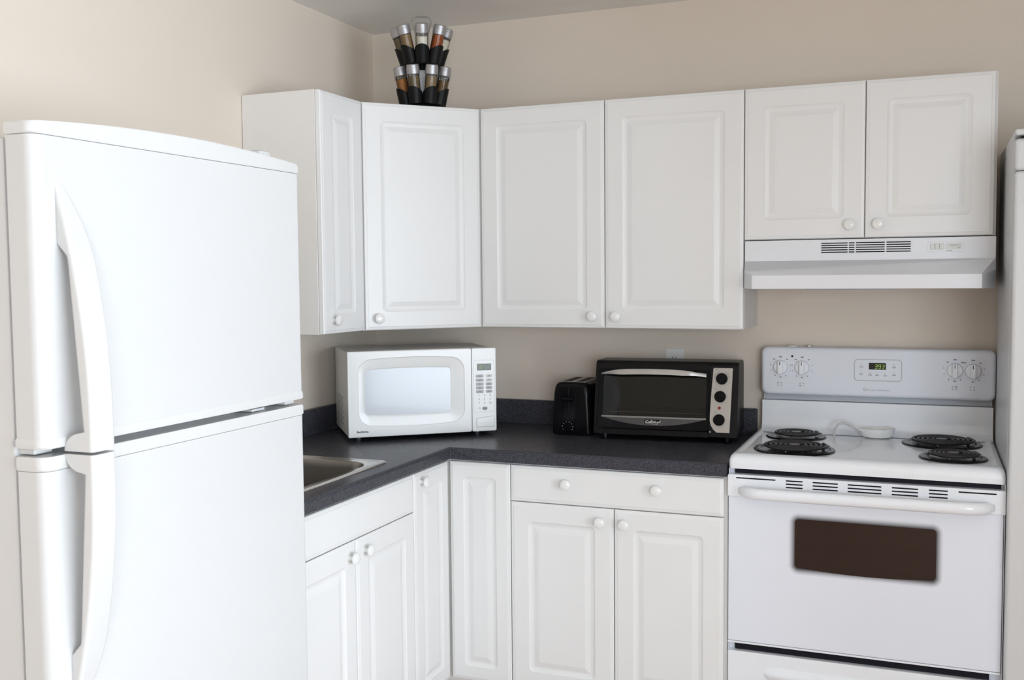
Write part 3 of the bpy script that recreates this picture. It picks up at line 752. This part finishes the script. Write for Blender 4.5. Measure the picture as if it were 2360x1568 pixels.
plate(.4705,.5235,1.1495+zz,1.1735+zz,.001,.0005,-.0008,.0004).build('display', 'display_olive', pn)
dg = MB(); seven(dg, '82:51', .4775, 1.1538+zz, .0068, .0150, .0020, -.0011, .0012, .0)
dg.build('display_digits', mat('display_lcd', (.30,.36,.16), .5, emit=(.30,.36,.12), estr=.35), pn, weld=False)
for i, z_ in enumerate((1.129,1.114,1.0995,1.086,1.072)):
    for cx_, hw_, m_ in ((.480,.0148,'button_grey'), (.515,.0130,'cream_plastic' if i < 2 else 'button_grey')):
        b_ = plate(cx_-hw_, cx_+hw_, z_-.0056+zz, z_+.0056+zz, .0055 if cx_ > .5 else .003, .0005, -.0010, .0006).build('key', m_, pn)
        MB().box(cx_-.0070, cx_+.0070, -.0013, -.0009, z_-.0020+zz, z_-.0004+zz).box(cx_-.0045, cx_+.0045, -.0013, -.0009, z_+.0010+zz, z_+.0022+zz).build('key_print', 'print_grey', b_, weld=False)
for r_, row in enumerate((('1','2','0'),('4','5','6'),('7','0',None))):
    for c_, ch in enumerate(row):
        if ch: text(ch, .0105, 'key_digit', 'print_grey', pn, ((.477,.4975,.519)[c_], -.0003, (1.0545,1.0405,1.0265)[r_]+zz), align='CENTER')
MB().tube([(.515,-.0002,1.0270+zz),(.524,-.0002,1.0270+zz),(.524,-.0002,1.0310+zz),(.520,-.0002,1.0335+zz),(.515,-.0002,1.0335+zz)], .0006, 4, closed=True).build('key_icon', 'print_grey', pn)
MB().lathe([(.0078,0),(.0078,.0008),(.0065,.0014),(0,.0015)], axis='-y', n=24).build('start_key', 'button_mid', pn, loc=(.4985,.0003,1.010+zz)).scale = (1.3,1,.85)
MB().box(.4925,.5045,-.0019,-.0009,1.0090+zz,1.0115+zz).box(.474,.484,-.0004,.0003,1.0095+zz,1.0108+zz).box(.477,.482,-.0004,.0003,1.0140+zz,1.0150+zz).build('start_print', 'print_grey', pn, weld=False)
ob = MB(); prm = [(.467,.9415+zz),(.533,.9415+zz),(.5345,.943+zz),(.5345,.980+zz),(.532,.982+zz),(.469,.9745+zz),(.4665,.972+zz),(.4665,.943+zz)]
def shrink(p_, k):
    cx_ = sum(a for a,_ in p_)/len(p_); cz_ = sum(b for _,b in p_)/len(p_)
    return [(cx_+(a-cx_)*k[0], cz_+(b-cz_)*k[1]) for a,b in p_]
ob.loft([[(x,.0002,z) for x,z in prm],[(x,-.0006,z) for x,z in prm]]).build('button_gap', 'print_light', pn)
pi_ = shrink(prm,(.968,.94)); pj_ = shrink(prm,(.93,.88))
MB().loft([[(x,.0002,z) for x,z in pi_],[(x,-.0018,z) for x,z in pi_],[(x,-.0026,z) for x,z in pj_]]).build('door_button', 'microwave_white', pn)
vh = MB()
for i in range(5):
    for j in range(9):
        y = .158 + i*.034 + (.017 if j % 2 else 0); z = .958+zz + j*.0118
        if y > .31: continue
        vh.lathe([(.0042,0),(.0042,.0006)], c=(.0026,y,z), axis='x', n=8)
vh.build('vent_holes', 'slot_black', mw, weld=False)

# ------------------------------------------------------------------ toaster oven
TA = R(4.0)
to = thing('toaster_oven', 'black toaster oven with silver control strip standing beside the stove', 'toaster oven', (1.028, -.305, ZC), TA)
LEAN = -math.atan(.05/.24); TWd = .497
fz = .022
prof = [(.0,fz),(.0055,fz+.030),(.051,fz+.238),(.056,fz+.247),(.066,fz+.2515),(.080,fz+.253),(.205,fz+.251),(.222,fz+.247),(.232,fz+.235),(.235,fz+.20),(.235,fz+.004),(.230,fz)]
# shell built around an open cooking cavity: left wall, right block, top, bottom, back
def prof_cut(pts): return pts
cavx0, cavx1 = .030, .392
MB().prism(prof, 'yz', 0, cavx0).build('side_shell', 'black_matte', to, bevel=.004)
MB().prism(prof, 'yz', cavx1+.006, TWd).build('control_housing', 'black_matte', to, bevel=.006, segs=3)
ptop = [(.046,fz+.219),(.051,fz+.238),(.056,fz+.247),(.066,fz+.2515),(.080,fz+.253),(.205,fz+.251),(.222,fz+.247),(.232,fz+.235),(.233,fz+.22)]
MB().prism(ptop, 'yz', cavx0-.001, cavx1+.007).build('top_shell', 'black_matte', to)
pbot = [(.0,fz),(.0038,fz+.018),(.012,fz+.018),(.230,fz+.018),(.230,fz)]
MB().prism(pbot, 'yz', cavx0-.001, cavx1+.007).build('bottom_shell', 'black_plastic', to)
MB().box(cavx0-.001, cavx1+.007, .205, .233, fz+.0, fz+.222).build('back_shell', 'cavity_dark', to)
for x, y in ((.035,.035),(TWd-.035,.035),(.035,.20),(TWd-.035,.20)):
    MB().lathe([(.013,0),(.014,.006),(.012,fz+.004)], c=(x,y,.0002), n=14).build('foot', 'black_plastic', to)
rk = MB()
for k in range(15):
    x = cavx0+.022 + k*.0225; rk.tube([(x,.055,fz+.072),(x,.200,fz+.072)], .0012, 5)
rk.tube([(cavx0+.004,.055,fz+.072),(cavx1-.002,.055,fz+.072)], .0017, 6); rk.tube([(cavx0+.004,.198,fz+.072),(cavx1-.002,.198,fz+.072)], .0017, 6)
rk.build('wire_rack', 'wire_chrome', to, weld=False)
he = MB(); he.tube([(cavx0,.11,fz+.038),(cavx1+.005,.11,fz+.038)], .004, 8); he.tube([(cavx0,.14,fz+.200),(cavx1+.005,.14,fz+.200)], .004, 8)
he.build('heating_element', 'brushed_steel', to, weld=False)
MB().box(cavx0+.30, cavx0+.352, .100, .112, fz+.056, fz+.060).build('tray_tab', 'wire_chrome', to)
# door: leaning frame, glass, badge, handle (local frame follows the slanted front)
fl = (0, 0, fz)
tdr = MB()
def rect_ring(x0,x1,z0,z1,r,y): return [(x,y,z) for x,z in rr(x0,x1,z0,z1,r,6)]
gx0, gx1, gz0, gz1 = .029, .3915, .0605, .2165
tdr.loft([rect_ring(.014,.4005,.019,.2285,.008,.006), rect_ring(.014,.4005,.019,.2285,.008,-.006), rect_ring(.016,.3985,.021,.2265,.007,-.008), rect_ring(gx0,gx1,gz0,gz1,.003,-.008), rect_ring(gx0+.001,gx1-.001,gz0+.001,gz1-.001,.003,-.004), rect_ring(gx0+.001,gx1-.001,gz0+.001,gz1-.001,.003,.006)], False, False)
tdr = tdr.build('door', 'black_gloss', to, loc=fl, rot=(LEAN,0,0))
MB().box(gx0-.002, gx1+.002, -.0035, .0005, gz0-.002, gz1+.002).build('door_glass', 'smoked_glass', tdr)
MB().box(gx0, gx1+.001, -.0088, -.0075, gz0-.002, gz0+.0035).build('lower_trim', mat('trim_grey', (.24,.235,.225), .35, metal=.7), tdr)
ls = [(gx0+.004, gz0-.002)] + [(gx0+.004+(gx1-gx0-.008)*k/16, gz0-.002-.026*(1-((k-8)/8)**2)) for k in range(17)] + [(gx1-.004, gz0-.002)]
MB().prism(ls[1:-1], 'xz', -.0075, -.0085).build('badge_plate', mat('plate_grey', (.075,.074,.076), .3, metal=.5), tdr)
bd = plate(.181,.2335,.0355,.0530,.003,-.008,-.0092,.0006).build('badge', 'black_gloss', tdr)
MB().box(.184,.231,-.0098,-.0090,.0375,.0388).build('badge_line', 'wire_chrome', bd)
text('iCafEidcarl', .0125, 'badge_print', 'outlet_white', bd, (.1835,-.0094,.0418), shear=.2, bold=.0001)
hh_ = MB(); rings = []
for k in range(33):
    f_ = k/32; x = .025 + .366*f_; u = 2*f_-1; wv = 1-u*u
    y = -.016 - .020*min(1, wv*2.2); zc_ = .2095 + .0075*wv; ht = .0012 + .0082*min(1, wv*1.3+.12)
    if f_ > .5: ht = max(ht, .0060)
    rings.append([(x, y-.003, zc_-ht), (x, y-.0045, zc_), (x, y-.003, zc_+ht), (x, y+.001, zc_+ht), (x, y+.001, zc_-ht)])
hh_.loft(rings).build('handle', 'brushed_steel', tdr, angle=50)
MB().box(.055,.065,-.030,-.006,.207,.213).box(.350,.360,-.030,-.006,.207,.213).build('handle_post', 'black_gloss', tdr, weld=False)
# silver control strip
cpn = [(.4145,.2385),(.4760,.2385),(.4790,.236),(.4725,.0165),(.4280,.0170),(.4170,.0270),(.4080,.0420),(.4045,.0580),(.4050,.090),(.4075,.150),(.4125,.2360)]
sl_ = MB().prism(cpn, 'xz', .004, -.0085).build('control_strip', 'silver_panel', to, loc=fl, rot=(LEAN,0,0), bevel=.001, segs=1)
for kx, kz, rot_ in ((.4425,.2005,20),(.4385,.1395,0),(.4365,.0600,-12)):
    kb = MB().lathe([(.0200,0),(.0200,.004),(.0185,.012),(.0165,.0145),(0,.0150)], axis='-y', n=32).build('knob', 'black_gloss', sl_, loc=(kx,-.0086,kz), rot=(0,R(rot_),0))
    MB().box(-.0025,.0025,-.0190,-.010,-.0170,.0170).build('grip', 'black_gloss', kb, bevel=.0012)
MB().lathe([(.0052,0),(.0052,.0015),(.003,.003),(0,.0034)], axis='-y', n=18).build('indicator_light', 'red_lens', sl_, loc=(.4365,-.0086,.1010))
dp = MB()
def dmark(x,z,w_,h_): dp.box(x-w_/2,x+w_/2,-.0091,-.0082,z-h_/2,z+h_/2)
for kx, kz, angs in ((.4425,.2005,(-60,-30,0,20,40,62,90,118,140,160,180,205,240)),(.4385,.1395,(-120,-105,-90,-75,-60,0,15,165,180,75,90,105)),(.4365,.0600,(-130,-115,-100,-85,-70,-55,-40,120,150,175,0))):
    for a in angs:
        big = a in (20,40,62,118,140,160) and kz > .19
        dmark(kx+.0250*math.cos(R(a)), kz+.0245*math.sin(R(a)), .0042 if big else .0022, .0034 if big else .0018)
dmark(.4250,.2330,.010,.002); dmark(.424,.1650,.007,.002); dmark(.424,.088,.006,.002)
dp.build('dial_print', 'print_grey', sl_, weld=False)
MB().lathe([(.0022,0),(.0022,.001),(0,.0012)], axis='-y', n=10).build('screw', 'outlet_white', to, loc=(.4070,-.0062+.004,fz+.020))

# ------------------------------------------------------------------ toaster
tt = thing('toaster', 'black two-slice toaster between the microwave and the toaster oven', 'toaster', (.853, -.252, ZC), R(1))
TX, TD, TH = .150, .215, .192
rings = []
for z, i, r in ((.004,.003,.014),(.010,0,.018),(.055,.001,.019),(.150,.005,.022),(.172,.008,.024),(.183,.012,.026),(TH-.002,.020,.026),(TH,.030,.024)):
    rings.append([(x,y,z) for x,y in rr(i,TX-i,i*.6,TD-i*.6,r,6)])
MB().loft(rings).build('body', 'black_plastic', tt, angle=40)
MB().box(.026,TX-.026,.022,TD-.022,TH-.004,TH+.0015).build('top_plate', 'brushed_steel', tt, bevel=.001, segs=1)
for a in (.036,.085):
    MB().box(a,a+.030,.032,TD-.032,TH-.002,TH+.0022).build('bread_slot', 'slot_black', tt)
    MB().tube([(a+.008,.034,TH+.0026),(a+.008,TD-.034,TH+.0026)],.0008,5).build('slot_wire','wire_chrome',tt)
plate(.043,.090,.052,.160,.004,.006,-.0006,.002).build('lever_panel', 'black_gloss', tt, loc=(0,.001,0))
MB().box(.0645,.0685,-.0012,.004,.056,.172).build('lever_slot', 'slot_black', tt)
MB().prism([(-.020,.128),(-.022,.133),(-.018,.1395),(0,.1415),(0,.1275)], 'yz', .047, .086).build('lever', 'black_plastic', tt, bevel=.002)
MB().box(.0405,.0430,-.0012,.003,.050,.162).build('panel_edge', 'black_gloss', tt, bevel=.001)
kb = MB().lathe([(.0145,0),(.0145,.006),(.0125,.011),(0,.012)], axis='-y', n=24).build('browning_knob', 'black_gloss', tt, loc=(.062,.0005,.030))
dp = MB()
for k in range(8):
    a = R(-30 + 34*k); dp.box(.062+.0195*math.cos(a)-.001, .062+.0195*math.cos(a)+.001, -.0008,.003, .031+.0185*math.sin(a)-.001, .031+.0185*math.sin(a)+.001)
dp.build('dial_print', 'outlet_white', tt, weld=False)
for x, y in ((.025,.025),(TX-.025,.025),(.025,TD-.025),(TX-.025,TD-.025)):
    MB().lathe([(.008,.0002),(.008,.005)], c=(x,y,0), n=12).build('foot', 'black_plastic', tt)

# ------------------------------------------------------------------ wall outlet
ou = thing('wall_outlet', 'white duplex wall outlet behind the toaster oven', 'outlet', (1.2485, -.0005, 1.159))
plate(-.035,.035,-.057,.057,.004,0,-.005,.003).build('cover_plate', 'outlet_white', ou)
for zc_ in (.0195,-.0195):
    rc_ = plate(-.0165,.0165,zc_-.0145,zc_+.0145,.010,-.004,-.0068,.001).build('receptacle', 'outlet_white', ou)
    MB().box(-.0072,-.0052,-.0073,-.006,zc_+.000,zc_+.0085).box(.0052,.0072,-.0073,-.006,zc_+.0005,zc_+.0080).build('slot', 'print_black', rc_, weld=False)
    MB().lathe([(.0028,0),(.0028,.0006)], axis='-y', c=(0,-.0067,zc_-.0075), n=10).build('ground_hole', 'print_black', rc_)
MB().lathe([(.003,0),(.003,.0008),(0,.001)], axis='-y', c=(0,-.0049,0), n=10).build('screw', 'brushed_steel', ou)

# ------------------------------------------------------------------ spice rack with jars
SRX, SRY = .415, -.379
face = math.atan2(-3.7376-SRY, 2.1123-SRX)      # direction towards the room
sr = thing('spice_rack', 'black two-tier revolving spice rack with wire handle on the corner cabinet', 'spice rack', (SRX, SRY, Zt), 0)
MB().lathe([(.066,.0004),(.068,.003),(.066,.008),(.040,.010),(0,.010)], n=40).build('base', 'rack_black', sr)
MB().lathe([(.017,.009),(.015,.03),(.015,.155),(.020,.158)], n=20).build('post', 'rack_black', sr)
MB().box(-.0125,.0125,-.019,-.0155,.050,.135).build('post_label', 'label_paper', sr, rot=(0,0,face+PI/2))
def tier(z0, rb, tilt, a0, h, name):
    mb = MB(); rcup = .0262
    for k in range(8):
        a = a0 + 2*PI*k/8
        M_ = Matrix.Translation((rb*math.cos(a), rb*math.sin(a), z0)) @ Matrix.Rotation(a, 4, 'Z') @ Matrix.Rotation(tilt, 4, 'Y')
        n = 20; rings = []
        for s_, rr_ in ((0, rcup*.94), (1, rcup), (1, rcup-.0016), (0, rcup*.94-.0016)):
            ring = []
            for i in range(n):
                b_ = 2*PI*i/n; up = h*(.66 + .34*math.cos(b_)) if s_ else 0.0
                ring.append(tuple(M_ @ Vector((rr_*math.cos(b_), rr_*math.sin(b_), up))))
            rings.append(ring)
        mb.loft(rings, True, False)
        o_ = [tuple(M_ @ Vector((.9*rcup*math.cos(2*PI*i/n), .9*rcup*math.sin(2*PI*i/n), .0018))) for i in range(n)]
        mb.add(o_, [tuple(range(n))])
    return mb.build(name, 'rack_black', sr, weld=False)
LT = (.0125, .0625, R(11.5), face + PI/8, .060); UT = (.1565, .054, R(17), face, .066)
tier(*LT[:3], LT[3], LT[4], 'lower_tier'); tier(*UT[:3], UT[3], UT[4], 'upper_tier')
MB().lathe([(.068,.152),(.070,.1555),(.066,.159),(.02,.160),(0,.160)], n=40).build('shelf_disc', 'rack_black', sr)
hw_ = []
fx, fy_ = math.cos(face+PI/2), math.sin(face+PI/2)
for s_, z in ((-.0215,.16),(-.0205,.235),(-.0215,.262),(-.0285,.293),(-.0335,.305),(-.034,.314),(-.029,.3225),(-.018,.3265),(0,.3275),(.018,.3265),(.029,.3225),(.034,.314),(.0335,.305),(.0285,.293),(.0215,.262),(.0205,.235),(.0215,.16)):
    hw_.append((fx*s_, fy_*s_, z))
MB().tube(hw_, .0024, 8).build('wire_handle', 'brushed_steel', sr)

def jar(label, group, tier_, k, m_, fill):
    z0, rb, tilt, a0, h = tier_
    a = a0 + 2*PI*k/8
    p_ = Vector((SRX + rb*math.cos(a), SRY + rb*math.sin(a), Zt + z0))
    off = (Matrix.Rotation(a,4,'Z') @ Matrix.Rotation(tilt,4,'Y')) @ Vector((0,0,.0030))
    o = thing('spice_jar', label, 'spice jar', p_+off, 0, group)
    o.rotation_euler = (Matrix.Rotation(a,4,'Z') @ Matrix.Rotation(tilt,4,'Y')).to_euler()
    rj = .0208; top = .100
    MB().lathe([(rj*.9,0),(rj,.002),(rj,top-.006),(rj*.93,top)], n=24).build('glass', 'jar_glass', o)
    MB().lathe([(rj*.88,.001),(rj-.0012,.0025),(rj-.0012,.100*fill),(0,.100*fill+.0005)], n=24).build('contents', m_, o)
    MB().lathe([(rj*.98,top-.004),(rj*1.10,top-.002),(rj*1.11,top+.016),(rj*1.08,top+.0175),(rj*1.085,top+.019),(rj*1.06,top+.0275),(rj*.96,top+.0300),(0,top+.0303)], n=28).build('lid', 'lid_silver', o)
    return o
UG = 'spice jars in the upper tier of the rack'; LG = 'spice jars in the lower tier of the rack'
jar('spice jar half filled with white salt at the middle of the upper tier', UG, UT, 0, 'spice_salt', .86)
jar('spice jar of orange red paprika in the upper tier, right of the salt', UG, UT, 1, 'spice_paprika', .95)
jar('spice jar of cream powder at the right end of the upper tier', UG, UT, 2, 'spice_garlic', .88)
jar('spice jar of mustard brown powder in the upper tier, left of the salt', UG, UT, 7, 'spice_mustard', .95)
jar('spice jar of dull green spice at the left end of the upper tier', UG, UT, 6, 'spice_green', .93)
jar('spice jar of tan ground spice in the lower tier, just right of centre', LG, LT, 0, 'spice_cumin', .90)
jar('spice jar of dark brown spice at the right end of the lower tier', LG, LT, 1, 'spice_clove', .80)
jar('spice jar of green brown herbs in the lower tier, just left of centre', LG, LT, 7, 'spice_herb', .90)
jar('spice jar of orange chili flakes at the left end of the lower tier', LG, LT, 6, 'spice_chili', .85)
BG = 'spice jars around the back of the rack'
for T_, k, lab, m_ in ((UT, 3, 'spice jar peeking out behind the right end of the upper tier', 'spice_mustard'),
                       (UT, 4, 'spice jar at the wall side of the upper tier, behind the salt', 'spice_cumin'),
                       (UT, 5, 'spice jar peeking out behind the left end of the upper tier', 'spice_herb'),
                       (LT, 2, 'spice jar peeking out behind the right end of the lower tier', 'spice_garlic'),
                       (LT, 3, 'spice jar at the back of the lower tier, nearer the right side', 'spice_mustard'),
                       (LT, 4, 'spice jar at the back of the lower tier, nearer the left side', 'spice_cumin'),
                       (LT, 5, 'spice jar peeking out behind the left end of the lower tier', 'spice_garlic')):
    jar(lab, BG, T_, k, m_, .85)
